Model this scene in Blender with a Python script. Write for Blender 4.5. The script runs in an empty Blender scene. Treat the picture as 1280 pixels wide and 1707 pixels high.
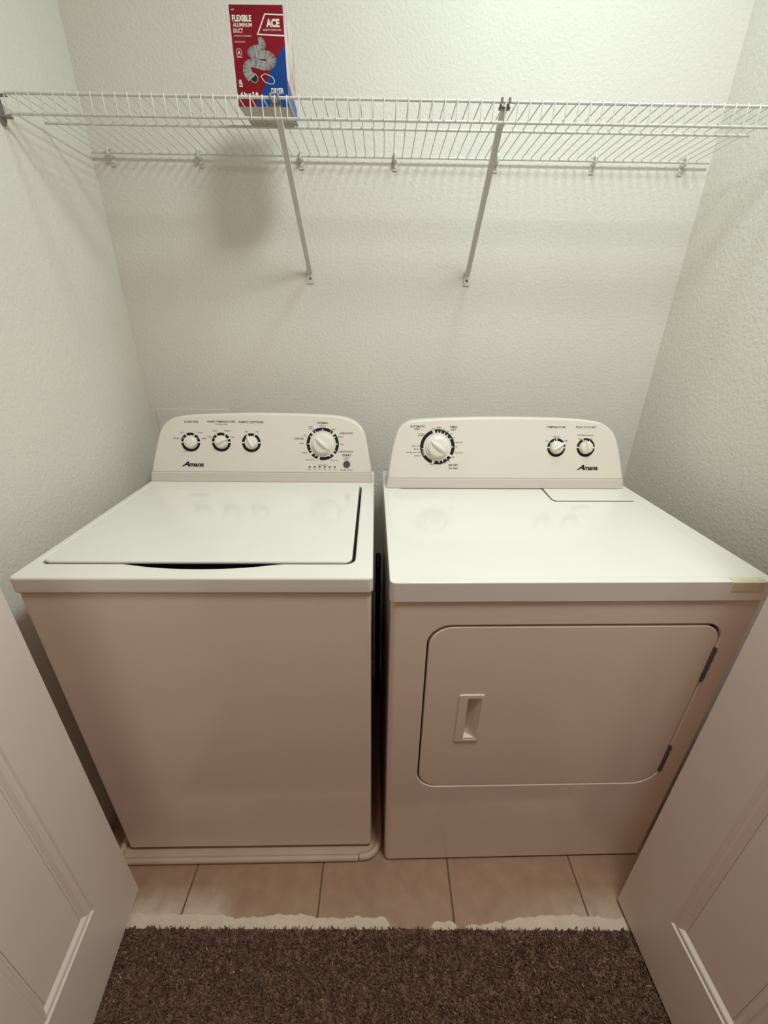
import bpy, bmesh, math, random
import numpy as np
from mathutils import Vector, Matrix

random.seed(7)
C = bpy.context.scene.collection
R = math.radians

def lin(r, g, b):
    f = lambda c: (c / 12.92) if c <= .04045 else ((c + .055) / 1.055) ** 2.4
    return (f(r / 255), f(g / 255), f(b / 255), 1)

# ------------------------------------------------------------------ camera, world, lamps, exposure
CAM = (-.0036, -1.4157, 1.3869)
PITCH, YAW, ROLL, FPX = 24.414, .431, .834, 668.2
cd = bpy.data.cameras.new('camera'); cam = bpy.data.objects.new('camera', cd); C.objects.link(cam)
p_, y_, r_ = R(PITCH), R(YAW), R(ROLL)
fwd = Vector((math.sin(y_) * math.cos(p_), math.cos(y_) * math.cos(p_), -math.sin(p_)))
rgt = Vector((math.cos(y_), -math.sin(y_), 0)); up = rgt.cross(fwd)
r2 = rgt * math.cos(r_) + up * math.sin(r_); u2 = -rgt * math.sin(r_) + up * math.cos(r_)
cam.matrix_world = Matrix(((r2.x, u2.x, -fwd.x, CAM[0]), (r2.y, u2.y, -fwd.y, CAM[1]), (r2.z, u2.z, -fwd.z, CAM[2]), (0, 0, 0, 1)))
cd.sensor_fit = 'HORIZONTAL'; cd.sensor_width = 36; cd.lens = FPX / 1280 * 36; cd.clip_start = .02
bpy.context.scene.camera = cam

w = bpy.data.worlds.new('world'); bpy.context.scene.world = w; w.use_nodes = True
bg = w.node_tree.nodes['Background']
bg.inputs[0].default_value = (1.0, .56, .37, 1); bg.inputs[1].default_value = .225     # warm room behind the viewer

def area_lamp(name, loc, size, power, color, rot=(0, 0, 0)):
    l = bpy.data.lights.new(name, 'AREA'); l.shape = 'DISK'; l.size = size; l.energy = power; l.color = color
    o = bpy.data.objects.new(name, l); C.objects.link(o); o.location = loc; o.rotation_euler = rot
    return o
LAMP = (.43, -1.20, 2.69)
area_lamp('ceiling_lamp_light', LAMP, .42, 23.5, (.91, .99, .97))
LAMP2 = (.36, -.46, 2.69)
area_lamp('closet_lamp_light', LAMP2, .2, 4.8, (.70, 1.0, .96))
S = bpy.context.scene
S.view_settings.view_transform = 'Standard'; S.view_settings.look = 'None'
S.view_settings.gamma = 1; S.view_settings.use_curve_mapping = False
S.view_settings.exposure = .12

# ------------------------------------------------------------------ materials
def mat(name, col, rough=.5, spec=.5, metal=0, coat=0, noise=None, bump=None, coords='Object'):
    """noise=(scale, amount, detail): tint variation; bump=(scale, strength, distance, detail)"""
    m = bpy.data.materials.new(name); m.use_nodes = True
    nt = m.node_tree; b = nt.nodes['Principled BSDF']
    b.inputs['Base Color'].default_value = col; b.inputs['Roughness'].default_value = rough
    b.inputs['Metallic'].default_value = metal; b.inputs['Specular IOR Level'].default_value = spec
    if coat: b.inputs['Coat Weight'].default_value = coat; b.inputs['Coat Roughness'].default_value = .08
    tc = nt.nodes.new('ShaderNodeTexCoord')
    if noise:
        n = nt.nodes.new('ShaderNodeTexNoise'); n.inputs['Scale'].default_value = noise[0]; n.inputs['Detail'].default_value = noise[2]
        nt.links.new(tc.outputs[coords], n.inputs['Vector'])
        r = nt.nodes.new('ShaderNodeValToRGB')
        k = noise[1]
        r.color_ramp.elements[0].position = .3; r.color_ramp.elements[1].position = .7
        r.color_ramp.elements[0].color = tuple(c * (1 - k) for c in col[:3]) + (1,)
        r.color_ramp.elements[1].color = tuple(min(1, c * (1 + k)) for c in col[:3]) + (1,)
        nt.links.new(n.outputs['Fac'], r.inputs[0]); nt.links.new(r.outputs[0], b.inputs['Base Color'])
    if bump:
        n = nt.nodes.new('ShaderNodeTexNoise'); n.inputs['Scale'].default_value = bump[0]
        n.inputs['Detail'].default_value = bump[3]; n.inputs['Roughness'].default_value = .55
        nt.links.new(tc.outputs[coords], n.inputs['Vector'])
        bp = nt.nodes.new('ShaderNodeBump'); bp.inputs['Strength'].default_value = bump[1]; bp.inputs['Distance'].default_value = bump[2]
        nt.links.new(n.outputs['Fac'], bp.inputs['Height']); nt.links.new(bp.outputs[0], b.inputs['Normal'])
    return m

M_wall = mat('wall_paint', lin(222, 216, 207), .75, .3, noise=(3, .02, 3), bump=(115, .45, .0045, 4))
M_ceil = mat('ceiling_paint', lin(230, 230, 226), .85, .2, bump=(60, .5, .006, 3))
M_enamel = mat('white_enamel', lin(232, 226, 218), .14, .5, coat=.4, noise=(6, .012, 2), bump=(200, .01, .0003, 2))
M_front = mat('warm_lit_front_enamel', lin(230, 215, 201), .2, .5, coat=.3, noise=(5, .015, 2), bump=(320, .03, .0006, 2))  # same enamel as the tops, with the warm front light mixed into the colour
M_console = mat('console_plastic', lin(230, 221, 210), .42, .4, noise=(8, .012, 2))
M_band = mat('console_band_shaded', lin(224, 213, 201), .48, .38, noise=(8, .012, 2))  # console plastic darkened, shade of the band's tilt put into the colour
M_knob = mat('knob_plastic', lin(234, 228, 216), .33, .45, noise=(20, .01, 2))
M_black = mat('black_print', lin(26, 24, 25), .5, .3, noise=(40, .1, 2))
M_grey = mat('grey_print', lin(96, 90, 88), .55, .3, noise=(40, .08, 2))
M_white = mat('white_print', lin(232, 226, 216), .5, .3, noise=(40, .02, 2))
M_well = mat('painted_gap_shade', lin(64, 62, 68), .6, .3, noise=(30, .1, 2))  # shade inside the lid and door gaps, painted as a dark colour
M_seam = mat('soft_seam_grey', lin(140, 136, 130), .6, .3, noise=(30, .05, 2))
M_button = mat('dark_grey_button', lin(84, 80, 76), .45, .4, noise=(30, .06, 2))
M_door = mat('door_paint', lin(229, 216, 206), .42, .4, noise=(4, .015, 2), bump=(150, .1, .0015, 3))
M_wire = mat('white_vinyl_coating', lin(208, 208, 203), .38, .45, noise=(30, .03, 2))
M_clip = mat('grey_clip_and_shaded_bracket', lin(128, 124, 117), .5, .4, noise=(50, .08, 2))  # hook grey, also carries the painted backlit shade of the end brackets
M_steel = mat('dull_steel', lin(120, 116, 110), .4, .5, .8, noise=(60, .12, 3))
M_rubber = mat('black_rubber', lin(20, 22, 28), .38, .5, noise=(60, .2, 2), bump=(200, .2, .001, 2))
M_pan = mat('pan_plastic', lin(194, 167, 146), .45, .4, noise=(12, .06, 3), bump=(90, .1, .001, 2))
M_grout = mat('grout', lin(112, 88, 68), .9, .1, noise=(60, .12, 3), bump=(220, .3, .001, 3))
M_tape = mat('yellowed_tape', lin(214, 206, 168), .6, .3, noise=(50, .1, 3))
M_paint = mat('dried_white_paint', lin(216, 198, 176), .65, .3, noise=(30, .05, 3), bump=(180, .3, .001, 3))
M_red = mat('red_card_print', lin(132, 18, 34), .35, .4, noise=(9, .16, 2))
M_blue = mat('blue_card_print', lin(18, 66, 138), .35, .4, noise=(9, .1, 2))
M_card = mat('grey_cardboard', lin(196, 188, 172), .8, .2, noise=(40, .05, 4))
M_duct_l = mat('silver_print', lin(158, 158, 154), .4, .4, noise=(60, .1, 2))
M_duct_d = mat('dark_silver_print', lin(128, 129, 128), .4, .4, noise=(60, .12, 2))
M_glass = mat('frosted_glass', lin(240, 240, 236), .5, .4, noise=(20, .01, 2))
M_flame = mat('lamp_metal', lin(200, 200, 196), .3, .5, .6, noise=(20, .03, 2))

def tile_material():
    m = mat('tan_ceramic_tile', lin(186, 158, 128), .42, .4)
    nt = m.node_tree; b = nt.nodes['Principled BSDF']
    g = nt.nodes.new('ShaderNodeNewGeometry')
    n = nt.nodes.new('ShaderNodeTexNoise'); n.inputs['Scale'].default_value = 26; n.inputs['Detail'].default_value = 8
    nt.links.new(g.outputs['Position'], n.inputs['Vector'])
    r = nt.nodes.new('ShaderNodeValToRGB'); e = r.color_ramp.elements
    e[0].position, e[0].color = .3, lin(152, 120, 96); e[1].position, e[1].color = .72, lin(168, 136, 110)
    nt.links.new(n.outputs['Fac'], r.inputs[0])
    # dusty whitish wipe-marks of paint along the carpet edge (a stain on the tiles)
    sp = nt.nodes.new('ShaderNodeSeparateXYZ'); nt.links.new(g.outputs['Position'], sp.inputs[0])
    mr = nt.nodes.new('ShaderNodeMapRange'); mr.inputs['From Min'].default_value = -.835; mr.inputs['From Max'].default_value = -.915
    nt.links.new(sp.outputs['Y'], mr.inputs['Value'])
    cr = nt.nodes.new('ShaderNodeValToRGB'); q = cr.color_ramp.elements
    q[0].position, q[0].color = 0, (1, 1, 1, 1); q[1].position, q[1].color = 1, (1, 1, 1, 1)
    for pos, v in ((.34, .95), (.37, .12), (.76, .05), (.84, .35), (.9, .6), (.95, .7)):
        k = q.new(pos); k.color = (v, v, v, 1)
    mx = nt.nodes.new('ShaderNodeMapRange'); mx.inputs['From Min'].default_value = -1; mx.inputs['From Max'].default_value = .7
    nt.links.new(sp.outputs['X'], mx.inputs['Value']); nt.links.new(mx.outputs[0], cr.inputs[0])
    n2 = nt.nodes.new('ShaderNodeTexNoise'); n2.inputs['Scale'].default_value = 24; n2.inputs['Detail'].default_value = 5
    nt.links.new(g.outputs['Position'], n2.inputs['Vector'])
    a = nt.nodes.new('ShaderNodeMath'); a.operation = 'MULTIPLY'; nt.links.new(mr.outputs[0], a.inputs[0]); nt.links.new(cr.outputs[0], a.inputs[1])
    a2 = nt.nodes.new('ShaderNodeMath'); a2.operation = 'MULTIPLY'; nt.links.new(a.outputs[0], a2.inputs[0])
    r3 = nt.nodes.new('ShaderNodeMapRange'); r3.inputs['From Min'].default_value = .05; r3.inputs['From Max'].default_value = .55
    nt.links.new(n2.outputs['Fac'], r3.inputs['Value']); nt.links.new(r3.outputs[0], a2.inputs[1])
    mix = nt.nodes.new('ShaderNodeMix'); mix.data_type = 'RGBA'
    nt.links.new(a2.outputs[0], mix.inputs['Factor']); nt.links.new(r.outputs[0], mix.inputs[6])
    mix.inputs[7].default_value = lin(218, 204, 186)
    nt.links.new(mix.outputs[2], b.inputs['Base Color'])
    bp = nt.nodes.new('ShaderNodeBump'); bp.inputs['Strength'].default_value = .15; bp.inputs['Distance'].default_value = .001
    nt.links.new(n.outputs['Fac'], bp.inputs['Height']); nt.links.new(bp.outputs[0], b.inputs['Normal'])
    return m
M_tile = tile_material()

def carpet_material():
    m = mat('brown_carpet_yarn', lin(92, 72, 60), .95, .1)
    nt = m.node_tree; b = nt.nodes['Principled BSDF']
    at = nt.nodes.new('ShaderNodeAttribute'); at.attribute_name = 'yarn'
    r = nt.nodes.new('ShaderNodeValToRGB'); e = r.color_ramp.elements
    e[0].position, e[0].color = 0, lin(106, 79, 67); e[1].position, e[1].color = 1, lin(192, 160, 140)
    k = e.new(.45); k.color = lin(130, 99, 84); k = e.new(.75); k.color = lin(156, 123, 106)
    nt.links.new(at.outputs['Fac'], r.inputs[0]); nt.links.new(r.outputs[0], b.inputs['Base Color'])
    return m
M_carpet = carpet_material()

def box_side_material():
    m = mat('box_side_print', lin(214, 196, 190), .4, .4)
    nt = m.node_tree; b = nt.nodes['Principled BSDF']
    tc = nt.nodes.new('ShaderNodeTexCoord'); mp = nt.nodes.new('ShaderNodeMapping'); mp.inputs['Scale'].default_value = (1, 30, 14)
    nt.links.new(tc.outputs['Object'], mp.inputs[0])
    n = nt.nodes.new('ShaderNodeTexNoise'); n.inputs['Scale'].default_value = 1.6; n.inputs['Detail'].default_value = 4
    nt.links.new(mp.outputs[0], n.inputs['Vector'])
    r = nt.nodes.new('ShaderNodeValToRGB'); e = r.color_ramp.elements
    e[0].position, e[0].color = .4, lin(214, 204, 202); e[1].position, e[1].color = .68, lin(176, 120, 124)
    nt.links.new(n.outputs['Fac'], r.inputs[0]); nt.links.new(r.outputs[0], b.inputs['Base Color'])
    return m
M_boxside = box_side_material()

# ------------------------------------------------------------------ mesh helpers
def finish(bm, name, m, parent=None, bevel=0, seg=3, smooth=True, ang=40, loc=None, pick=None):
    bmesh.ops.recalc_face_normals(bm, faces=bm.faces)
    if bevel:
        ed = [e for e in bm.edges if len(e.link_faces) == 2 and e.calc_face_angle(0) > R(ang) and (pick is None or pick(e))]
        bmesh.ops.bevel(bm, geom=ed, offset=bevel, segments=seg, profile=.5, affect='EDGES', clamp_overlap=True)
    me = bpy.data.meshes.new(name); bm.to_mesh(me); bm.free()
    o = bpy.data.objects.new(name, me); C.objects.link(o)
    for mm in (m if isinstance(m, (list, tuple)) else [m]): me.materials.append(mm)
    if smooth:
        me.polygons.foreach_set('use_smooth', [True] * len(me.polygons)); me.set_sharp_from_angle(angle=R(42))
        if bevel:
            wn = o.modifiers.new('weighted', 'WEIGHTED_NORMAL'); wn.keep_sharp = True; wn.weight = 80
    if parent: o.parent = parent
    if loc: o.location = loc
    return o

def add_box(bm, x0, y0, z0, x1, y1, z1, mi=0):
    v = [bm.verts.new(p) for p in ((x0, y0, z0), (x1, y0, z0), (x1, y1, z0), (x0, y1, z0), (x0, y0, z1), (x1, y0, z1), (x1, y1, z1), (x0, y1, z1))]
    for f in ((0, 3, 2, 1), (4, 5, 6, 7), (0, 1, 5, 4), (1, 2, 6, 5), (2, 3, 7, 6), (3, 0, 4, 7)):
        bm.faces.new([v[i] for i in f]).material_index = mi

def box(name, x0, y0, z0, x1, y1, z1, m, parent=None, bevel=0, seg=3):
    bm = bmesh.new(); add_box(bm, x0, y0, z0, x1, y1, z1)
    return finish(bm, name, m, parent, bevel, seg)

def rr(x0, y0, x1, y1, r, seg=8):
    """rounded rectangle, counter-clockwise from the lower left; r = one radius or (bl, br, tr, tl)"""
    if not isinstance(r, (tuple, list)): r = (r,) * 4
    pts = []
    for (cx, cy, a0, q) in ((x0 + r[0], y0 + r[0], 180, r[0]), (x1 - r[1], y0 + r[1], 270, r[1]), (x1 - r[2], y1 - r[2], 0, r[2]), (x0 + r[3], y1 - r[3], 90, r[3])):
        for i in range(seg + 1):
            a = R(a0 + 90 * i / seg); pts.append((cx + q * math.cos(a), cy + q * math.sin(a)))
    return pts

def extrude_poly(bm, pts, f, d0, d1, mi=0):
    """pts 2D -> prism between depths d0 and d1; f(u, v, d) gives the 3D point"""
    a = [bm.verts.new(f(u, v, d0)) for u, v in pts]; b = [bm.verts.new(f(u, v, d1)) for u, v in pts]
    n = len(pts)
    fs = [bm.faces.new(a), bm.faces.new(b[::-1])]
    for i in range(n): fs.append(bm.faces.new((a[i], b[i], b[(i + 1) % n], a[(i + 1) % n])))
    for q in fs: q.material_index = mi

def ring_plate(bm, outer, inner, f, d0, d1):
    n = len(outer)
    A = [[bm.verts.new(f(u, v, d)) for u, v in P] for P in (outer, inner) for d in (d0, d1)]
    o0, o1, i0, i1 = A
    for i in range(n):
        j = (i + 1) % n
        bm.faces.new((o0[i], o0[j], i0[j], i0[i])); bm.faces.new((o1[i], i1[i], i1[j], o1[j]))
        bm.faces.new((o0[i], o1[i], o1[j], o0[j])); bm.faces.new((i0[i], i0[j], i1[j], i1[i]))

XY = lambda u, v, d: (u, v, d)          # horizontal plates, depth = z
XZ = lambda u, v, d: (u, d, v)          # upright plates, depth = y

def add_tube(bm, pts, r, n=8, cap=True, mi=0):
    pts = [Vector(p) for p in pts]; rings = []
    ref = None
    for i, p in enumerate(pts):
        t = (pts[min(i + 1, len(pts) - 1)] - pts[max(i - 1, 0)]).normalized()
        if ref is None:
            ref = Vector((0, 0, 1)) if abs(t.z) < .9 else Vector((1, 0, 0))
        s = t.cross(ref).normalized(); ref = s.cross(t).normalized()
        rad = r[i] if isinstance(r, (list, tuple)) else r
        rings.append([bm.verts.new(p + (s * math.cos(2 * math.pi * k / n) + ref * math.sin(2 * math.pi * k / n)) * rad) for k in range(n)])
    for a, b in zip(rings, rings[1:]):
        for k in range(n): bm.faces.new((a[k], a[(k + 1) % n], b[(k + 1) % n], b[k])).material_index = mi
    if cap: bm.faces.new(rings[0][::-1]); bm.faces.new(rings[-1])

def tube(name, pts, r, m, parent=None, n=8):
    bm = bmesh.new(); add_tube(bm, pts, r, n); return finish(bm, name, m, parent)

def lathe(bm, prof, f, n=40):
    """prof: (radius, height) list; f(u, v, h)"""
    rings = []
    for r, h in prof:
        rings.append([bm.verts.new(f(r * math.cos(2 * math.pi * k / n), r * math.sin(2 * math.pi * k / n), h)) for k in range(n)])
    for a, b in zip(rings, rings[1:]):
        for k in range(n): bm.faces.new((a[k], a[(k + 1) % n], b[(k + 1) % n], b[k]))
    bm.faces.new(rings[0]); bm.faces.new(rings[-1])

def catmull(p, n=6):
    out = []
    for i in range(len(p) - 1):
        P = [Vector(p[max(0, min(len(p) - 1, i + k))]) for k in (-1, 0, 1, 2)]
        for j in range(n):
            t = j / n
            out.append(.5 * (2 * P[1] + (P[2] - P[0]) * t + (2 * P[0] - 5 * P[1] + 4 * P[2] - P[3]) * t * t + (3 * P[1] - P[0] - 3 * P[2] + P[3]) * t ** 3))
    out.append(Vector(p[-1])); return [tuple(q) for q in out]

def thing(name, label, cat, loc=(0, 0, 0), rz=0, group=None):
    o = bpy.data.objects.new(name, None); C.objects.link(o); o.location = loc; o.rotation_euler = (0, 0, rz)
    o.empty_display_size = .05
    return tag(o, label, cat, group)
def tag(o, label, cat, group=None):
    o['label'] = label; o['category'] = cat
    if group: o['group'] = group
    return o
def struct(o, label=None):
    o['kind'] = 'structure'
    if label: o['label'] = label
    return o
def child_copy(o, parent, loc):
    c = o.copy(); C.objects.link(c); c.parent = parent; c.location = loc; return c

def add_text(bm, s, f, cx, cy, h, width=None, bold=0, shear=0, align='C', d=0, mi=0):
    cu = bpy.data.curves.new('t', 'FONT'); cu.body = s; cu.size = 1; cu.shear = shear; cu.offset = bold; cu.resolution_u = 3
    o = bpy.data.objects.new('t', cu); C.objects.link(o)
    dg = bpy.context.evaluated_depsgraph_get(); dg.update()
    me = o.evaluated_get(dg).to_mesh()
    vs = [v.co.copy() for v in me.vertices]; fs = [tuple(p.vertices) for p in me.polygons]
    o.evaluated_get(dg).to_mesh_clear()
    bpy.data.objects.remove(o); bpy.data.curves.remove(cu)
    x0, x1 = min(v.x for v in vs), max(v.x for v in vs); y0, y1 = 0, max(v.y for v in vs)
    ks = h / (y1 - y0); kx = width / (x1 - x0) if width else ks
    ax = {'C': (x0 + x1) / 2, 'L': x0, 'R': x1}[align]
    bv = [bm.verts.new(f(cx + (v.x - ax) * kx, cy + (v.y - (y0 + y1) / 2) * ks, d)) for v in vs]
    for t in fs:
        try: bm.faces.new([bv[i] for i in t]).material_index = mi
        except ValueError: pass

def add_arc(bm, f, cx, cy, r0, r1, a0, a1, d, mi=0, step=6):
    """annular sector, angles clockwise from 'up' in degrees"""
    n = max(2, int(abs(a1 - a0) / step) + 1); P = []
    for i in range(n + 1):
        a = R(a0 + (a1 - a0) * i / n); s, c = math.sin(a), math.cos(a)
        P.append((bm.verts.new(f(cx + r0 * s, cy + r0 * c, d)), bm.verts.new(f(cx + r1 * s, cy + r1 * c, d))))
    for a, b in zip(P, P[1:]): bm.faces.new((a[0], a[1], b[1], b[0])).material_index = mi

def add_quad(bm, f, pts, d, mi=0):
    bm.faces.new([bm.verts.new(f(u, v, d)) for u, v in pts]).material_index = mi

# ------------------------------------------------------------------ room shell
XL, XR, YF, HC = -.8131, .9006, -.862, 2.74
struct(box('wall_back', XL - .1, 0, -.05, XR + .1, .1, HC, M_wall))
struct(box('wall_left', XL - .1, YF, -.05, XL, 0, HC, M_wall))
struct(box('wall_right', XR, YF, -.05, XR + .1, 0, HC, M_wall))
struct(box('wall_front_left', XL - 1.1, YF - .02, -.05, XL, YF, HC, M_wall))
struct(box('wall_front_right', XR, YF - .02, -.05, XR + 1.1, YF, HC, M_wall))
struct(box('ceiling', XL - 1.1, -3.2, HC, XR + 1.1, .1, HC + .08, M_ceil))

floor = struct(box('floor', XL, -.9285, -.05, XR, 0, -.002, M_grout))
TS = .3535
bmt = bmesh.new(); add_box(bmt, -TS / 2 + .002, -TS / 2 + .002, -.008, TS / 2 - .002, TS / 2 - .002, 0)
t0 = finish(bmt, 'tile', M_tile, floor, .0012, 2)
first = True
for ix in range(-1, 5):
    for iy in range(3):
        x, y = -.5105 + (ix - .5) * TS, -.9275 + (iy + .5) * TS
        if x - TS / 2 < XL + .002 or x + TS / 2 > XR or y + TS / 2 > 0:
            xa, xb = max(x - TS / 2 + .002, XL + .001), min(x + TS / 2 - .002, XR - .001)
            yb = min(y + TS / 2 - .002, -.001)
            if xb - xa < .02: continue
            box('tile', xa, y - TS / 2 + .002, -.008, xb, yb, 0, M_tile, floor, .0012, 2)
        elif first: t0.location = (x, y, random.uniform(-.0006, .0004)); first = False
        else: child_copy(t0, floor, (x, y, random.uniform(-.0006, .0004)))

# dried paint left along the carpet edge
def smear(xs, ys, amp):
    bm = bmesh.new(); n = int((xs[-1] - xs[0]) / .004); top = []
    for i in range(n + 1):
        x = xs[0] + (xs[-1] - xs[0]) * i / n
        y = float(np.interp(x, xs, ys)) + random.uniform(-amp, amp) + .0015 * math.sin(x * 90) + .001 * math.sin(x * 211)
        top.append((x, max(y, -.9268)))
    lo = [bm.verts.new((x, -.9275, .0003)) for x, _ in top]; mid = [bm.verts.new((x, max(-.9272, y - .0015), .0012)) for x, y in top]
    hi = [bm.verts.new((x, y, .0002)) for x, y in top]
    for a, b in ((lo, mid), (mid, hi)):
        for i in range(n): bm.faces.new((a[i], a[i + 1], b[i + 1], b[i]))
    finish(bm, 'paint_smear', M_paint, floor, smooth=False)
smear([-.67, -.60, -.50, -.42, -.38, -.33, -.28, -.2, -.156, -.13, -.06, .02, .035], [-.893, -.899, -.898, -.899, -.904, -.906, -.9, -.898, -.903, -.906, -.903, -.904, -.922], .0012)
smear([.13, .145, .16, .185, .2, .205], [-.925, -.912, -.913, -.909, -.913, -.924], .001)
smear([.222, .235, .27, .32, .36, .42, .48, .54, .6, .69], [-.924, -.917, -.916, -.911, -.904, -.899, -.897, -.899, -.903, -.905], .0012)

# carpet: slab plus pile
def carpet():
    rng = np.random.default_rng(3)
    N, K = 36000, 3
    cx = rng.uniform(-.86, .9, N); cy = rng.uniform(-1.32, -.931, N); col = rng.beta(1.6, 2.2, N)
    edge = cy > -.94; cy[edge] += rng.uniform(0, .004, edge.sum())
    cx = np.repeat(cx, K) + rng.normal(0, .003, N * K); cy = np.repeat(cy, K) + rng.normal(0, .003, N * K)
    cy = np.minimum(cy, -.926)
    col = np.clip(np.repeat(col, K) + rng.normal(0, .09, N * K), 0, 1)
    n = len(cx); a = rng.uniform(0, math.pi, n); wd = rng.uniform(.0010, .0016, n); hh = rng.uniform(.008, .0115, n)
    lx, ly = rng.normal(0, .0045, n), rng.normal(0, .0045, n)
    over = (cy + ly) > -.9225; ly[over] = -np.abs(ly[over])
    dx, dy = np.cos(a) * wd, np.sin(a) * wd
    V = np.zeros((n, 4, 3))
    V[:, 0] = np.stack([cx - dx, cy - dy, np.zeros(n)], 1); V[:, 1] = np.stack([cx + dx, cy + dy, np.zeros(n)], 1)
    V[:, 2] = np.stack([cx + lx + dx * .8, cy + ly + dy * .8, hh], 1); V[:, 3] = np.stack([cx + lx - dx * .8, cy + ly - dy * .8, hh], 1)
    V = V.reshape(-1, 3); F = np.arange(n * 4).reshape(-1, 4)
    base = [(-1.9, -3.1, -.05), (2, -3.1, -.05), (2, -.9287, -.05), (-1.9, -.9287, -.05), (-1.9, -3.1, .002), (2, -3.1, .002), (2, -.9287, .002), (-1.9, -.9287, .002)]
    o = len(V)
    faces = F.tolist() + [[o + i for i in q] for q in ((0, 3, 2, 1), (4, 5, 6, 7), (0, 1, 5, 4), (1, 2, 6, 5), (2, 3, 7, 6), (3, 0, 4, 7))]
    me = bpy.data.meshes.new('carpet'); me.from_pydata(V.tolist() + base, [], faces); me.update()
    at = me.attributes.new('yarn', 'FLOAT', 'POINT')
    at.data.foreach_set('value', np.concatenate([np.repeat(col, 4), np.full(8, .3)]).astype(np.float32))
    me.materials.append(M_carpet)
    ob = bpy.data.objects.new('carpet', me); C.objects.link(ob)
    tag(ob, 'dark brown speckled cut pile carpet in front of the tiled strip', 'carpet'); ob['kind'] = 'stuff'
carpet()

# flat cover plate painted over on the back wall
o = box('cover_plate', -.79, -.004, .86, -.535, .0, 1.128, M_wall, None, .0015, 2)
tag(o, 'flat wall-coloured cover plate on back wall behind the left machine', 'cover plate')

# ceiling fitting (above the frame)
for L_, lb, rad in ((LAMP, 'larger round white flush ceiling light in front of the closet opening', .22), (LAMP2, 'small round white flush ceiling light inside the closet', .12)):
    lt = thing('ceiling_light', lb, 'lamp', (L_[0], L_[1], HC))
    bm = bmesh.new(); lathe(bm, [(rad + .03, 0), (rad + .03, -.018), (rad + .025, -.024), (rad + .01, -.024), (rad + .01, 0)], XY, 48); finish(bm, 'rim', M_flame, lt)
    bm = bmesh.new(); lathe(bm, [(rad + .005, 0), (rad + .005, -.02), (rad, -.024)], XY, 48); finish(bm, 'diffuser', M_glass, lt)

# ------------------------------------------------------------------ doors
def make_door(name, label, hx, hy, yaw, side):
    W, H, T = .405, 2.02, .035
    root = struct(bpy.data.objects.new(name, None), label); C.objects.link(root)
    root.location = (hx, hy, .014); root.rotation_euler = (0, 0, R(-90 + yaw))
    s = -side                                   # body grows away from the visible face
    y0, y1 = sorted((0, s * T))
    st = .119; rails = ((0, .2), (.94, 1.08), (1.88, H))
    bm = bmesh.new()
    add_box(bm, 0, y0, 0, st, y1, H); add_box(bm, W - st, y0, 0, W, y1, H)
    for a, b in rails: add_box(bm, st, y0, a, W - st, y1, b)
    finish(bm, 'door_frame', M_door, root, 0)
    prof = [(0, 0), (.003, .0035), (.007, .0045), (.010, .0025), (.014, .0035), (.021, .0095), (.025, .0095)]
    for z0, z1 in ((.2, .94), (1.08, 1.88)):
        for face, sg in ((0, s), (s * T, -s)):
            bm = bmesh.new(); loops = []
            for i, d in prof:
                loops.append([bm.verts.new((u, face + sg * d, v)) for u, v in ((st + i, z0 + i), (W - st - i, z0 + i), (W - st - i, z1 - i), (st + i, z1 - i))])
            for a, b in zip(loops, loops[1:]):
                for k in range(4): bm.faces.new((a[k], a[(k + 1) % 4], b[(k + 1) % 4], b[k]))
            finish(bm, 'moulding', M_door, root, smooth=False)
        a, b = sorted((s * .0095, s * (T - .0095)))
        box('door_panel', st + .024, a, z0 + .024, W - st - .024, b, z1 - .024, M_door, root)
    return root
make_door('door_1', 'white panelled door leaf open at the left of the closet', -.6417, -.8543, 7.17, 1)
make_door('door_2', 'white panelled door leaf open at the right of the closet', .638, -.8699, 1.66, -1)

# ------------------------------------------------------------------ wire shelf
ZS = 1.8219; YS = -.305; LIP = .0329
sh = thing('wire_shelf', 'white coated wire shelf across the back wall', 'shelf', (0, 0, ZS))
SX0, SX1 = -.800, .889
tube('front_rod', [(SX0 + .008, YS, 0), (SX1, YS, 0)], .0028, M_wire, sh)
tube('front_rod', [(SX0 + .008, YS, -LIP), (SX1, YS, -LIP)], .0028, M_wire, sh)
tube('middle_rod', [(SX0 - .002, -.183, -.0045), (SX1 - .03, -.183, -.0045)], .0028, M_wire, sh)
tube('back_rod', [(SX0 - .005, -.014, -.0045), (SX1, -.014, -.0045)], .0028, M_wire, sh)
path = [(0, -.0115, -.006), (0, -.0118, -.002), (0, -.014, -.0002), (0, -.02, 0), (0, -.15, 0)] + [(0, -.296, .0018), (0, -.3035, .0036), (0, -.307, .003), (0, -.3089, .0005), (0, -.3092, -.01), (0, -.3092, -LIP - .002)]
bm = bmesh.new(); add_tube(bm, path, .00125, 6); w0 = finish(bm, 'deck_wire', M_wire, sh)
xs = [-.7898 + .02525 * i for i in range(67)]
w0.location = (xs[0], 0, 0)
for x in xs[1:-1]: child_copy(w0, sh, (x, 0, 0))
# wall clips holding the back rod
bm = bmesh.new()
add_box(bm, -.006, -.004, -.030, .006, 0, .008)
add_tube(bm, [(0, -.004, -.012), (0, -.012, -.0125), (0, -.0205, -.0095), (0, -.0225, -.003), (0, -.0205, .0035), (0, -.014, .0055), (0, -.008, .004)], .0036, 8)
add_tube(bm, [(0, -.003, -.022), (0, -.007, -.022)], .003, 8)
c0 = finish(bm, 'wall_clip', M_wire, sh)
cx = [-.757, -.514, -.236, .0235, .304, .573, .822]
c0.location = (cx[0], 0, 0)
for x in cx[1:]: child_copy(c0, sh, (x, 0, 0))
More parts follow.
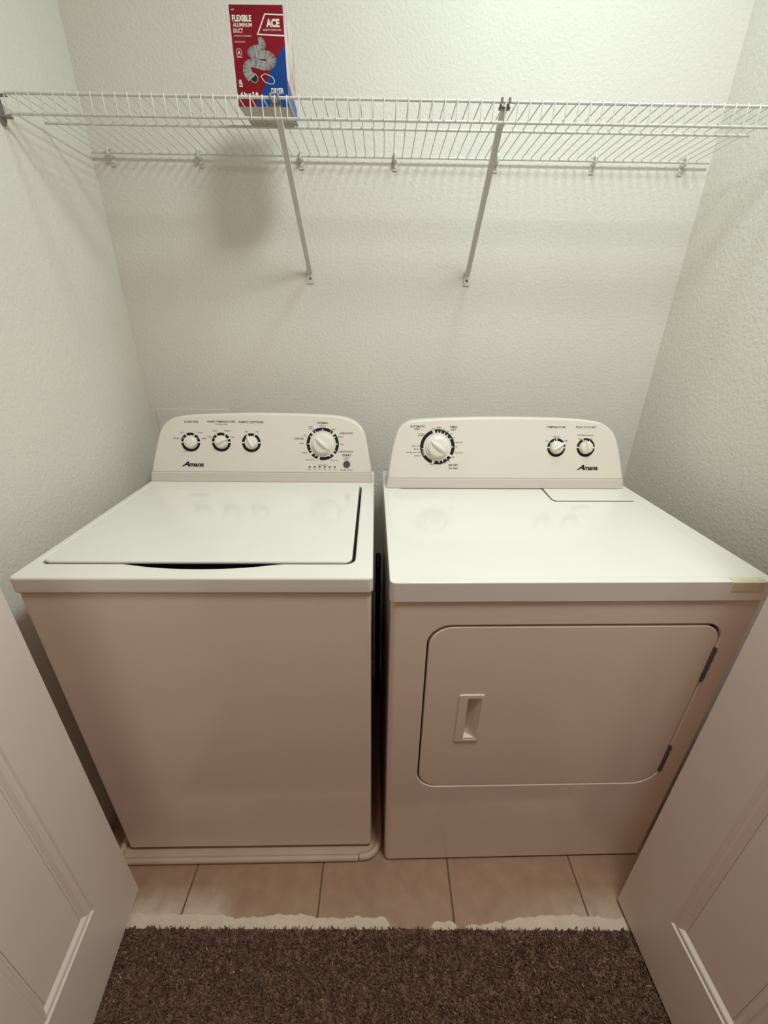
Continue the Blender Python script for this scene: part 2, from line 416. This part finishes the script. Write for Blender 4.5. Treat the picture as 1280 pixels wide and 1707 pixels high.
# end brackets on the side walls
for x, sg in ((XL, 1), (XR, -1)):
    bm = bmesh.new()
    xa, xb = sorted((x + sg * .0005, x + sg * .006))
    extrude_poly(bm, [(-.3135, .006), (-.299, .007), (-.296, -.042), (-.301, -.052), (-.307, -.052), (-.312, -.042)], lambda u, v, d: (d, u, v), xa, xb)
    xa, xb = sorted((x + sg * .006, x + sg * .024))
    add_box(bm, xa, -.311, -.005, xb, -.300, -.0032); add_box(bm, xa, -.311, -.0400, xb, -.300, -.0365)
    finish(bm, 'end_bracket', M_clip, sh)['label'] = 'end bracket on the side wall, backlit shade put into its grey'  # white bracket seen against the light, that shade is painted as grey

def brace(x, xf, label):
    t = thing('shelf_brace', label, 'shelf brace', (xf, 0, 1.545), 0)
    top = Vector((x - xf, -.2965, ZS - 1.545 - .002)); bot = Vector((0, -.006, 0))
    d = (bot - top).normalized(); sx = Vector((1, 0, 0)); sx = (sx - d * sx.dot(d)).normalized(); nn = sx.cross(d).normalized()
    if nn.y > 0: nn = -nn                          # outward: down and to the front
    def F(p, a, b): return p + sx * a + nn * b
    sec = [(-.0065, .005), (.0065, .005), (.0065, -.005), (.0052, -.005), (.0052, .0037), (-.0052, .0037), (-.0052, -.005), (-.0065, -.005)]
    bm = bmesh.new()
    A = [bm.verts.new(F(top, *q)) for q in sec]; B = [bm.verts.new(F(bot, *q)) for q in sec]; n = len(sec)
    for i in range(n): bm.faces.new((A[i], A[(i + 1) % n], B[(i + 1) % n], B[i]))
    finish(bm, 'channel', M_wire, t, smooth=False)
    bm = bmesh.new()
    for o in (-.008, .008):                        # two claws over the top rod
        q = x - xf + o
        add_tube(bm, [(q, -.297, top.z - .008), (q, -.2972, top.z + .004), (q, -.3, top.z + .0075), (q, -.305, top.z + .0078), (q, -.3098, top.z + .006), (q, -.3105, top.z - .001)], .0022, 6)
    add_box(bm, x - xf - .012, -.2995, top.z - .009, x - xf + .012, -.297, top.z - .003)
    finish(bm, 'hook', M_clip, t)['label'] = 'grey plastic hook over the front rod'
    bm = bmesh.new(); extrude_poly(bm, rr(-.010, -.031, .010, .010, .003, 4), lambda u, v, dd: (u, dd, v), -.0035, -.0005)
    finish(bm, 'foot_plate', M_wire, t, .0006, 2)
    bm = bmesh.new(); lathe(bm, [(.0038, -.0035), (.0036, -.005), (.002, -.006)], lambda u, v, h: (u, h, v - .017), 14)
    finish(bm, 'screw', M_steel, t)
brace(-.2343, -.2285, 'slanted white metal brace under the shelf, left one below the red box')
brace(.2455, .2505, 'slanted white metal brace under the shelf, right one above the dryer')

# ------------------------------------------------------------------ duct carton on the shelf
bx = thing('duct_box', 'tall red and blue carton standing on the wire shelf', 'box', (-.268, -.262, ZS + .0019), R(-.8))
BW, BD, BH = .109, .094, .1545
bm = bmesh.new()
v = [bm.verts.new(p) for p in ((-BW / 2, 0, 0), (BW / 2, 0, 0), (BW / 2, BD, 0), (-BW / 2, BD, 0), (-BW / 2, 0, BH), (BW / 2, 0, BH), (BW / 2, BD, BH), (-BW / 2, BD, BH))]
for f, mi in (((0, 3, 2, 1), 2), ((4, 5, 6, 7), 0), ((0, 1, 5, 4), 0), ((1, 2, 6, 5), 1), ((2, 3, 7, 6), 0), ((3, 0, 4, 7), 1)):
    bm.faces.new([v[i] for i in f]).material_index = mi
finish(bm, 'carton', [M_red, M_boxside, M_card], bx, .0008, 2, ang=60)
BF = lambda u, vv, d: ((u - .5) * BW, -.0002 - d, (1 - vv) * BH)            # u right, v down
BT = lambda x, y, d: (x, -.0002 - d, y)                                     # metric, for lettering
def bu(u): return (u - .5) * BW
def bv(vv): return (1 - vv) * BH
bm = bmesh.new(); add_quad(bm, BF, [(1, .37), (.79, .53), (.49, .85), (.34, 1), (1, 1)], .0001); finish(bm, 'blue_corner', M_blue, bx, smooth=False)
bm = bmesh.new()
for a, b, c, d_ in (((.655, .082), (1, .088), (1, .1), (.66, .095)), ((.655, .082), (.672, .09), (.505, .285), (.48, .285)), ((.48, .285), (.485, .272), (1, .282), (1, .296))):
    add_quad(bm, BF, [a, b, c, d_], .0003)
T = lambda s, u, vv, h, wd, bold=.03, al='C': add_text(bm, s, BT, bu(u), bv(vv), h * BH, wd * BW, bold, 0, al, .0004)
T('ACE', .80, .168, .074, .25, .05)
T('QUALITY SINCE 1924', .775, .235, .018, .34, .01)
T('FLEXIBLE', .045, .128, .058, .36, .04, 'L'); T('ALUMINUM', .05, .19, .038, .355, .02, 'L'); T('DUCT', .05, .245, .04, .18, .02, 'L')
T('CONDUCTO FLEXIBLE', .05, .295, .015, .33, 0, 'L'); T('DE ALUMINIO', .05, .352, .015, .2, 0, 'L')
T('DRYER', .80, .834, .055, .245, .03); T('4 in x 5 ft', .06, .873, .05, .36, .05, 'L')
T('UL', .09, .745, .04, .07, .06); T('US', .09, .785, .025, .07, .04); T('XX', .04, .05, .012, .06, .02, 'L')
add_quad(bm, BF, [(.645, .89), (.945, .89), (.945, .905), (.645, .905)], .0003)
add_arc(bm, BT, bu(.115), bv(.455), .0055, .0062, 0, 360, .0003)
add_quad(bm, BF, [(.115, .43), (.145, .475), (.115, .465), (.085, .475)], .0003); add_quad(bm, BF, [(.06, .497), (.17, .497), (.17, .503), (.06, .503)], .0003)
ring = [(.49, .69), (.56, .665), (.6, .665), (.72, .695), (.755, .735), (.73, .765), (.65, .765), (.56, .745)]
for a, b in zip(ring, ring[1:] + ring[:1]):
    add_tube(bm, [BF(*a, .0003), BF(*b, .0003)], .0007, 4)
o = finish(bm, 'white_lettering', M_white, bx, smooth=False); o['kind'] = 'stuff'
# printed picture of the coiled duct
pp = [(560, 470), (585, 515), (597, 560), (580, 600), (520, 605), (462, 625), (450, 668), (500, 690), (580, 680), (660, 690), (705, 725), (712, 780), (680, 820), (610, 822), (530, 800), (450, 790), (405, 830), (402, 885), (425, 945), (465, 990)]
rad = [24, 40, 50, 50, 48, 46, 48, 55, 60, 62, 66, 66, 66, 66, 64, 60, 58, 58, 62, 66]
def crop_uv(x, y):
    vv = (y - 70) / 1295; L = 165 + 125 * vv; Rr = 870 + 55 * vv; return (x - L) / (Rr - L), vv
pp = catmull([(a, b) for a, b in pp], 5); rad = [float(q) for q in np.interp(np.linspace(0, 19, len(pp)), range(20), rad)]
bm = bmesh.new()
for i in range(len(pp) - 1):
    (xa, ya), (xb, yb) = pp[i], pp[i + 1]; dx, dy = xb - xa, yb - ya; L = math.hypot(dx, dy) or 1; nx, ny = -dy / L, dx / L
    ra, rb = rad[i] * .93, rad[i + 1] * .93
    dd = .0003 + i * 3e-6
    add_quad(bm, BF, [crop_uv(xa + nx * ra, ya + ny * ra), crop_uv(xb + nx * rb, yb + ny * rb), crop_uv(xb - nx * rb, yb - ny * rb), crop_uv(xa - nx * ra, ya - ny * ra)], dd, (i // 2) % 2 if i % 3 else 0)
for k in range(2):
    q = [(490 + (52, 40)[k] * math.cos(a) + 10 * math.sin(a), 985 + (66, 54)[k] * math.sin(a)) for a in np.linspace(0, 2 * math.pi, 20)[:-1]]
    add_quad(bm, BF, [crop_uv(*z) for z in q], .00045 + .0001 * k, (0, 2)[k])
finish(bm, 'duct_picture', [M_duct_l, M_duct_d, M_black], bx, smooth=False)
bm = bmesh.new(); add_quad(bm, lambda u, vv, d: (BW / 2 + .0002, u, vv), [(.0005, .001), (BD - .001, .001), (BD - .001, .03), (.0005, .045)], 0); finish(bm, 'blue_side_corner', M_blue, bx, smooth=False)

# ------------------------------------------------------------------ machines
FV = Vector((0, .044, .15)).normalized(); FN = Vector((0, -FV.z, FV.y))
def face_map(y0, z0):
    P = Vector((0, y0, z0))
    return lambda u, s, d: P + Vector((u, 0, 0)) + FV * s + FN * d

def console(root, outline, deck_z, y0, f):
    pts = catmull(outline, 5)
    lo = -.0085
    pts = [p for p in pts if p[1] >= lo]
    xl = float(np.interp(lo, [outline[0][1], outline[1][1]], [outline[0][0], outline[1][0]]))
    xr = float(np.interp(lo, [outline[-1][1], outline[-2][1]], [outline[-1][0], outline[-2][0]]))
    pts = [(xl, lo)] + pts + [(xr, lo)]
    bm = bmesh.new()
    A = [bm.verts.new(f(u, s, 0)) for u, s in pts]
    cxm = (xl + xr) / 2
    back = []
    for u, s in pts:
        q = f(cxm + (u - cxm) * .985, s, 0); q = Vector((q.x, y0 + .098, q.z - .006 * max(0, s) / .17)); back.append(bm.verts.new(q))
    bm.faces.new(A); bm.faces.new(back[::-1]); n = len(A)
    for i in range(n): bm.faces.new((A[i], back[i], back[(i + 1) % n], A[(i + 1) % n]))
    finish(bm, 'console', M_console, root, .006, 4, ang=50)
    # lower band between face and deck
    zt = f(0, lo, 0).z; yt = f(0, lo, 0).y
    bm = bmesh.new()
    v = [bm.verts.new(p) for p in ((outline[0][0], y0 - .004, deck_z + .0005), (outline[-1][0], y0 - .004, deck_z + .0005), (xr, yt + .0004, zt + .001), (xl, yt + .0004, zt + .001),
                                   (outline[0][0] + .003, y0 + .09, deck_z + .0005), (outline[-1][0] - .003, y0 + .09, deck_z + .0005), (xr - .003, y0 + .09, zt + .004), (xl + .003, y0 + .09, zt + .004))]
    for q in ((0, 1, 2, 3), (5, 4, 7, 6), (4, 0, 3, 7), (1, 5, 6, 2), (3, 2, 6, 7), (4, 5, 1, 0)): bm.faces.new([v[i] for i in q])
    finish(bm, 'console_band', M_band, root, .002, 2)

def knob(root, f, cx, cy, r, hgt, ang, big=False):
    F = lambda u, v, h: f(cx + u, cy + v, h)
    bm = bmesh.new()
    if big: lathe(bm, [(r, 0), (r, .004), (r * .985, .006), (r * .86, .007), (r * .84, .012), (r * .82, hgt * .55), (r * .78, hgt * .62), (r * .6, hgt * .66), (r * .1, hgt * .68)], F, 48)
    else: lathe(bm, [(r, 0), (r, .004), (r * .96, hgt * .5), (r * .9, hgt * .62), (r * .8, hgt * .68), (r * .1, hgt * .7)], F, 40)
    k = finish(bm, 'knob', M_knob, root)
    a = R(ang); dx, dy = math.sin(a), math.cos(a)
    bm = bmesh.new()
    L0, L1, wd = (r * .76, r * .80, r * .20) if big else (r * .8, r * 1.18, r * .27)
    G = lambda u, v, h: F(u * dx - v * dy, u * dy + v * dx, h)
    secs = []
    for t in np.linspace(-1, 1, 13):
        x = L1 * t if t > 0 else L0 * t
        if big: ww = wd * math.sqrt(max(.02, 1 - t * t)) ** .7; hz = hgt * (.68 + .32 * (1 - abs(t) ** 3)); 
        else: ww = wd * (1 - .45 * max(0, t)) * (1 if abs(t) < .95 else .7); hz = hgt * (1 - .12 * abs(t) ** 2)
        b = hgt * .55 if abs(x) < r * .9 else .003
        secs.append([bm.verts.new(G(x, q * ww, h)) for q, h in ((-1.25, b), (-.75, hz * .92), (-.3, hz), (.3, hz), (.75, hz * .92), (1.25, b))])
    for p, q in zip(secs, secs[1:]):
        for i in range(6): bm.faces.new((p[i], p[(i + 1) % 6], q[(i + 1) % 6], q[i]))
    bm.faces.new(secs[0]); bm.faces.new(secs[-1][::-1])
    finish(bm, 'grip', M_knob, k)

def dial_ring(root, f, cx, cy, r0, r1, gaps, ticks):
    bm = bmesh.new(); g = sorted(gaps)
    for a, b in zip(g, g[1:] + [g[0] + 360]):
        add_arc(bm, f, cx, cy, r0, r1, a + 4.5, b - 4.5, .0004, 0)
    for t in ticks:
        a = R(t); s, c = math.sin(a), math.cos(a); wd = (r1 - r0) * .2
        P = lambda r, o: (cx + r * s + o * c, cy + r * c - o * s)
        add_quad(bm, f, [P(r0 - .0003, -wd), P(r0 + (r1 - r0) * .62, -wd * .4), P(r0 + (r1 - r0) * .62, wd * .4), P(r0 - .0003, wd)], .0007, 1)
    return finish(bm, 'dial_ring', [M_black, M_white], root, smooth=False)

# ---- washer
WW = .699; ZW = .9476
wa = thing('washing_machine', 'white top loading washing machine with closed lid, on a tray', 'washing machine', (-.7167, -.7727, 0), R(.977))
bm = bmesh.new(); extrude_poly(bm, rr(.004, .005, WW - .004, .650, .009, 5), XY, .030, ZW - .0385)
finish(bm, 'cabinet', M_front, wa, .0015, 2)
NF = 24
def dense(pts, seg):            # subdivide the front edge (between corners 1 and 2)
    a, b = pts[seg], pts[seg + 1]
    return pts[:seg + 1] + [(a[0] + (b[0] - a[0]) * i / NF, a[1] + (b[1] - a[1]) * i / NF) for i in range(1, NF)] + pts[seg + 1:]
outer = dense(rr(0, 0, WW, .655, .011, 8), 8)
inner = dense(rr(.0195, .0545, .6605, .513, .021, 8), 8)
inner = [(x, y - (.019 * max(0, 1 - ((x - .350) / .150) ** 2) ** .8 if y < .0546 else 0)) for x, y in inner]
bm = bmesh.new(); ring_plate(bm, outer, inner, XY, ZW - .036, ZW)
finish(bm, 'top_deck', M_enamel, wa, .0045, 3, ang=60)
box('lid_well', .012, .035, ZW - .0355, .668, .52, ZW - .031, M_well, wa)
bm = bmesh.new(); extrude_poly(bm, rr(.0235, .0585, .6545, .509, .018, 8), XY, ZW - .0055, ZW + .0022)
finish(bm, 'lid', M_enamel, wa, .0032, 3, ang=60)
for x in (.07, WW - .07):
    for y in (.07, .57):
        bm = bmesh.new(); lathe(bm, [(.02, .0145), (.02, .022), (.008, .024), (.008, .034)], lambda u, v, h: (u + x, v + y, h), 16)
        finish(bm, 'foot', M_rubber, wa)
OW = [(.0040, -.0375), (.0146, .0144), (.0344, .0875), (.0478, .1237), (.0712, .1489), (.1081, .1618), (.1898, .1679), (.344, .173), (.53, .1696), (.6100, .1612), (.6500, .1417), (.6701, .111), (.6830, .0469), (.6945, -.0375)]
yw = .5374 + .003; fw = face_map(yw, ZW + .037)
console(wa, OW, ZW, yw, fw)
sm = [-91, 91]
for cx_, cy_, ang, gaps, ticks in ((.136, .0847, 25, [-90, -30, 30, 90], [-60, 60]), (.2291, .0855, 68, [-90, -32, 28, 65, 90], [-60]), (.3206, .0844, -25, [-90, -25, 25, 90], [])):
    dial_ring(wa, fw, cx_, cy_, .0208, .0288, gaps, ticks); knob(wa, fw, cx_, cy_, .0184, .020, ang)
dial_ring(wa, fw, .5397, .0825, .0405, .0498, [-43, 46, 133, 197, 230], [0, -30, 33, -59, -90, -118, -147, 150, 119, 90, 61])
knob(wa, fw, .5397, .0825, .0335, .024, -48, True)
bm = bmesh.new()
def heading(root, s, f, x, y, h, wd, bold):
    b = bmesh.new(); add_text(b, s, f, x, y, h, wd, bold, 0, 'C', .0005); finish(b, 'printed_label', M_black, root, smooth=False)
def W(s, x, y, h, wd=None, bold=0, al='C', mi=0):
    if mi == 0: return heading(wa, s, fw, x, y, h, wd, bold)
    add_text(bm, s, fw, x, y, h, wd, bold, 0, al, .0005, 0)
W('LOAD SIZE', .1410, .1460, .0058, .041, .01); W('WASH TEMPERATURE', .2310, .1470, .0058, .085, .01); W('All rinses cold', .2305, .1395, .0042, .037, mi=1)
W('FABRIC SOFTENER', .3225, .1465, .0058, .076, .01)
W('Auto', .110, .1140, .0036, None, 0, 'C', 1); W('Medium', .166, .1140, .0036, None, 0, 'C', 1); W('SMALL', .095, .096, .0036, .022, 0, 'C', 1); W('SUPER', .177, .096, .0036, .014, 0, 'C', 1)
for s, x, y in (('Cool', .2105, .120), ('Warm', .2490, .120), ('Cold', .1940, .101), ('Hot', .2650, .101), ('No', .307, .118), ('Yes', .339, .118)): W(s, x, y, .0046, None, 0, 'C', 1)
W('NORMAL', .5405, .1462, .006, .034, .01); W('CASUAL', .467, .0985, .006, .031, .01); W('DELICATE', .613, .1155, .006, .038, .005); W('HANDWASH', .611, .0595, .0052, .043, .005)
for s, x, y, wd in (('Heavy', .5405, .1375, .018), ('Light', .574, .1275, .012), ('Super', .504, .135, .013), ('Heavy', .504, .129, .013), ('Light', .486, .109, .010), ('Regular', .475, .084, .015), ('Regular', .596, .105, .016), ('Light', .599, .083, .010), ('Light', .483, .056, .015), ('Rinse & spin', .498, .034, .024), ('Quick wash', .573, .033, .022), ('CYCLE STATUS', .539, .017, .030), ('to Start', .6125, .037, .016), ('Push', .6125, .041, .008)):
    W(s, x, y, .0038, wd, 0, 'C', 1)
W('START', .6135, .0485, .0068, .027, .02); W('PAUSE  Power', .6125, .003, .0036, .040, 0, 'C', 1)
for i, s in enumerate(('Fill', 'Wash', 'Rinse', 'Spin', 'Done', 'Lid')):
    x = .4985 + i * .0156; b2 = bmesh.new(); add_quad(b2, fw, [(x - .004, .0125), (x - .001, .014), (x + .0035, .012), (x + .001, .0095), (x - .003, .010)], .0005, 0); finish(b2, 'status_light', M_black, wa, smooth=False)
    W(s, x, .0045, .0032, .008, 0, 'C', 1)
o = finish(bm, 'fine_print', [M_black, M_grey], wa, smooth=False); o['kind'] = 'stuff'
def brand(root, f, x, y, wd):
    bm = bmesh.new()
    add_text(bm, 'A', f, x - wd * .31, y + .0012, .0150, wd * .36, .035, .4, 'C', .0005)
    add_text(bm, 'mana', f, x + wd * .19, y - .0018, .0096, wd * .68, .035, .3, 'C', .0005)
    add_quad(bm, f, [(x - wd * .51, y - .0078), (x - wd * .42, y - .0065), (x - wd * .33, y + .001), (x - wd * .40, y - .002)], .0005)
    finish(bm, 'brand_mark', M_black, root, smooth=False)
brand(wa, fw, .1370, .0175, .066)
bm = bmesh.new(); lathe(bm, [(.0108, 0), (.0108, .002), (.0095, .0032), (.0065, .0032), (.006, .0022), (.0005, .0022)], lambda u, v, h: fw(.6132 + u, .0205 + v, h), 24)
finish(bm, 'start_button', M_button, wa)

# ---- tray under the washer
tr = thing('drain_pan', 'shallow cream drain pan under the left machine with a rounded lip', 'drain pan', (.0005, -.735, 0), R(.977))
ox, oy = -.0005, .735
pr = .007; px1 = .000
fl = rr(-.735 + ox, -.774 + oy, px1 + ox, -.06 + oy, (.003, .045, .01, .01), 8)
bm = bmesh.new(); extrude_poly(bm, fl, XY, .001, .0138); finish(bm, 'pan_floor', M_pan, tr, .002, 2)
corner = [(px1 - .045 + .045 * math.sin(R(a)), -.7305 - .045 * math.cos(R(a))) for a in range(0, 91, 10)]
pa = [(-.056, -.7755)] + corner + [(px1 + .0, -.70)]
zz = lambda y: .0125 + .036 * min(1, max(0, (y + .74) / .25))
bm = bmesh.new(); add_tube(bm, [(x + ox, y + oy, .0112) for x, y in pa] + [(px1 + ox, y + oy, zz(y)) for y in (-.66, -.6, -.5, -.3, -.08)], [.0098] * 12 + [.0085, .007, .006, .006, .006], 12)
add_box(bm, px1 - .003 + ox, -.72 + oy, .001, px1 + .003 + ox, -.08 + oy, .014)
v = [bm.verts.new((px1 + o + ox, y + oy, z)) for o in (-.002, .002) for y, z in ((-.72, .001), (-.72, .02), (-.5, .048), (-.08, .048), (-.08, .001))]
for q in ((0, 1, 2, 3, 4), (9, 8, 7, 6, 5), (1, 6, 7, 2), (2, 7, 8, 3), (0, 5, 6, 1), (3, 8, 9, 4)): bm.faces.new([v[i] for i in q])
finish(bm, 'corner_lip', M_pan, tr)
bm = bmesh.new(); add_tube(bm, [(-.0585 + ox, -.7775 + oy, .0090), (-.40 + ox, -.7780 + oy, .0090), (-.735 + ox, -.7785 + oy, .0090)], .0086, 12)
finish(bm, 'front_lip', M_pan, tr)
tube('side_lip', [(-.735 + ox, -.785 + oy, .012), (-.737 + ox, -.6 + oy, .040), (-.737 + ox, -.08 + oy, .045)], .0085, M_pan, tr, 10)
tube('back_lip', [(-.735 + ox, -.07 + oy, .04), (px1 + ox, -.07 + oy, .04)], .0085, M_pan, tr, 10)

# ---- dryer
DW = .750; ZD = .9548
dr = thing('clothes_dryer', 'white front loading clothes dryer with a square side hinged door', 'dryer', (.0143, -.7859, 0), R(1.369))
D0 = (.083, .3365, .689, .8445); DR = (.052, .060, .042, .050)
bm = bmesh.new(); add_box(bm, .003, .0255, .010, DW - .003, .66, ZD - .048)
q = rr(.003, .004, .0165, .0255, (.0125, 0, 0, 0), 8)
extrude_poly(bm, q[:9] + [(.0165, .004), (.0165, .0255), (.003, .0255)], XY, .010, ZD - .048)
extrude_poly(bm, [(DW - x, y) for x, y in (q[:9] + [(.0165, .004), (.0165, .0255), (.003, .0255)])][::-1], XY, .010, ZD - .048)
finish(bm, 'cabinet', M_front, dr)
bm = bmesh.new()
ring_plate(bm, rr(.0165, .010, DW - .0165, ZD - .048, .0005, 8), rr(D0[0] - .0042, D0[1] - .0012, D0[2] + .0022, D0[3] + .0050, DR, 8), XZ, .004, .0255)
finish(bm, 'front_panel', M_front, dr, .0028, 3, ang=60, pick=lambda e: all(.03 < v.co.x < DW - .03 for v in e.verts) and all(.1 < v.co.z < ZD - .08 for v in e.verts))
# dark sheet in the recess behind the door, gap shade put into its colour
box('door_gap_sheet', .06, .0245, .32, .71, .0258, .86, M_well, dr)
HX0, HX1, HZ0, HZ1 = .1595, .2165, .5055, .6565
door = None
bm = bmesh.new()
ring_plate(bm, rr(*D0, DR, 8), rr(.1645, .5105, .2115, .6515, .003, 8), XZ, .0050, .0242)
door = finish(bm, 'dryer_door', M_front, dr, .0028, 3, ang=60)
# handle: rim plate with a wedge pocket, deep at the left
bm = bmesh.new(); OX0, OX1, OZ0, OZ1 = .180, .2105, .514, .6455
ring_plate(bm, rr(HX0, HZ0, HX1, HZ1, .005, 4), rr(OX0, OZ0, OX1, OZ1, .002, 4), XZ, .0022, .007)
hd = finish(bm, 'handle_plate', M_front, door, .0014, 2, ang=60)
bm = bmesh.new()
P = [(OX0 - .0005, .001, .020), (OX1 + .0005, .001, .0015)]
v = [bm.verts.new(p) for p in ((OX0, .003, OZ0), (OX0, .003, OZ1), (OX0 - .004, .0235, OZ0), (OX0 - .004, .0235, OZ1), (OX1, .004, OZ0), (OX1, .004, OZ1), (OX0 + .003, .0235, OZ0), (OX0 + .003, .0235, OZ1))]
for q in ((0, 1, 3, 2), (2, 3, 7, 6), (6, 7, 5, 4)): bm.faces.new([v[i] for i in q])
bm.faces.new((v[0], v[2], v[6], v[4])); bm.faces.new((v[1], v[5], v[7], v[3]))
finish(bm, 'handle_pocket', M_front, door, smooth=False)
for z0, z1 in ((.690, .786), (.383, .478)):
    bm = bmesh.new()
    add_box(bm, .6880, .0025, z0, .6940, .008, z1)
    add_tube(bm, [(0.6910, .0025, z0 + .004), (0.6910, .0025, z1 - .004)], .0028, 8)
    for k in range(4): add_tube(bm, [(0.6910, .0025, z0 + .012 + k * .024), (0.6910, .0025, z0 + .018 + k * .024)], .0034, 8)
    h = finish(bm, 'hinge', M_steel, dr); h['label'] = 'dull dark metal hinge at the right edge of the door'
# top
bm = bmesh.new(); extrude_poly(bm, rr(0, 0, DW, .66, .012, 6), XY, ZD - .0455, ZD - .002)
# shallow sunken field on the top
n0 = rr(0, 0, DW, .66, .012, 6); lv = [(n0, ZD - .002), (n0, ZD), (rr(.044, .020, .716, .512, .03, 6), ZD), (rr(.049, .025, .711, .507, .027, 6), ZD - .0030)]
top = [f for f in bm.faces if f.calc_center_median().z > ZD - .0025 and abs(f.normal.z) > .9]
bmesh.ops.delete(bm, geom=top, context='FACES_ONLY')
L = [[bm.verts.new((x, y, z)) for x, y in P] for P, z in lv]
for a, b in zip(L, L[1:]):
    for i in range(len(a)): bm.faces.new((a[i], a[(i + 1) % len(a)], b[(i + 1) % len(a)], b[i]))
bm.faces.new(L[-1])
bmesh.ops.remove_doubles(bm, verts=bm.verts, dist=1e-5)
finish(bm, 'top_panel', M_enamel, dr, .004, 3, ang=60)
bm = bmesh.new(); extrude_poly(bm, [(.4820, .4000), (.7085, .4000), (.7095, .404), (.7095, .507), (.480, .507), (.4755, .411)], XY, ZD - .0030, ZD - .0014)
finish(bm, 'lint_door_seam', M_grey, dr, smooth=False)
bm = bmesh.new(); extrude_poly(bm, [(.487, .4045), (.709, .4045), (.709, .506), (.486, .506), (.4795, .414)], XY, ZD - .0026, ZD - .0004)
finish(bm, 'lint_door', M_enamel, dr, .0008, 2)
OD = [(.0085, -.0375), (.0185, .0419), (.0304, .1031), (.0441, .1378), (.0702, .1569), (.1053, .1641), (.2, .1695), (.3524, .1729), (.531, .1709), (.6214, .1647), (.6584, .1528), (.688, .125), (.7073, .0721), (.732, -.0375)]
yd = .4959 + .003; fd = face_map(yd, ZD + .037)
console(dr, OD, ZD, yd, fd)
dial_ring(dr, fd, .1582, .0865, .0415, .0512, [-15, 123, 195], [0, 12, 27, 40, 58, 90, 142, 158, 172, -98, -107, -115, -122])
knob(dr, fd, .1582, .0865, .0345, .024, -53, True)
for cx_, cy_, ang, gaps, ticks in ((.5133, .0869, 55, [-90, 0, 56, 90], [-55, -20]), (.6021, .0875, -22, [-90, -24, 90], [28])):
    dial_ring(dr, fd, cx_, cy_, .0200, .0274, gaps, ticks); knob(dr, fd, cx_, cy_, .0184, .020, ang)
bm = bmesh.new()
def D(s, x, y, h, wd=None, bold=0, al='C', mi=0):
    if mi == 0: return heading(dr, s, fd, x, y, h, wd, bold)
    add_text(bm, s, fd, x, y, h, wd, bold, 0, al, .0005, 0)
D('AUTOMATIC', .0985, .1455, .006, .044, .005); D('DRY', .0985, .1375, .0055, .016, 0); D('TIMED', .2045, .1445, .006, .023, .005); D('DRY', .2045, .1365, .0055, .015, 0)
D('AIR DRY', .206, .0335, .0065, .03, .01); D('(No heat)', .206, .0245, .0055, .027, .005)
for s, x, y, wd in (('OFF', .1455, .1385, .012), ('Heavy', .1625, .1435, .014), ('duty', .1625, .1385, .012), ('70', .176, .1375, .005), ('60', .1880, .132, .006), ('50', .1985, .125, .006), ('40', .2065, .114, .006), ('Less dry', .2215, .1005, .022), ('20', .214, .087, .006), ('Wrinkle', .2215, .070, .024), ('OFF', .2045, .0565, .011), ('30', .1935, .046, .005), ('20', .182, .039, .006), ('10', .1665, .0355, .006), ('OFF', .1435, .0355, .013), ('Wrinkle', .1095, .124, .018), ('prevent', .1095, .1195, .018), ('Very dry', .095, .0895, .026), ('Dry', .098, .0800, .018), ('Energy preferred', .087, .0705, .040), ('Less dry', .1, .061, .02)):
    D(s, x, y, .0037, wd, 0, 'C', 1)
D('TEMPERATURE', .509, .1465, .0056, .057, .005); D('PUSH TO START', .5995, .1468, .0056, .062, .005); D('Wrinkle prevent', .599, .1240, .0046, .047, 0, 'C', 1)
for s, x, y, wd in (('Medium', .5115, .1185, .020), ('Low', .484, .107, .009), ('High', .541, .107, .010), ('Off', .583, .1125, .009), ('On', .617, .1125, .007)): D(s, x, y, .0040, wd, 0, 'C', 1)
o = finish(bm, 'fine_print', [M_black, M_grey], dr, smooth=False); o['kind'] = 'stuff'
brand(dr, fd, .6105, .0275, .062)

# old tape on the dryer's top front edge
bm = bmesh.new()
tp = [(.045, ZD + .0006), (.002, ZD + .0006), (-.0006, ZD - .003), (-.0012, ZD - .0125), (-.0006, ZD - .0125), (.0006, ZD - .003), (.003, ZD - .0001), (.045, ZD - .0001)]
tp = [(.014, ZD + .0010), (.003, ZD + .0010), (-.0006, ZD - .0025), (-.0009, ZD - .022), (-.0002, ZD - .022), (.0001, ZD - .0035), (.0035, ZD + .0003), (.014, ZD + .0003)]
extrude_poly(bm, tp, lambda u, v, d: (d, u, v), .664, .728)
o = finish(bm, 'tape_strip', M_tape, None, smooth=False)
o.matrix_world = Matrix.Translation((.0143, -.7859, 0)) @ Matrix.Rotation(R(1.369), 4, 'Z')
tag(o, 'piece of yellowed tape stuck on the front top edge of the dryer', 'tape')

# hose and cord in the dark gap between the machines
hs = thing('supply_hose', 'dark hose looped in the narrow gap between the machines', 'hose', (-.0115, -.22, 0))
bm = bmesh.new()
add_tube(bm, [(0, .10, .05), (0, .09, .3), (0, .075, .55), (0, .045, .648), (0, .01, .675), (0, -.03, .655), (0, -.05, .55), (0, -.05, .3), (0, -.02, .05)], .0095, 10)
finish(bm, 'hose_loop', M_rubber, hs)
for p, q in (((0, -.044, .585), (0, -.047, .565)), ((0, -.0497, .46), (0, -.05, .445))):
    tube('clamp', [p, q], .0105, M_steel, hs, 12)
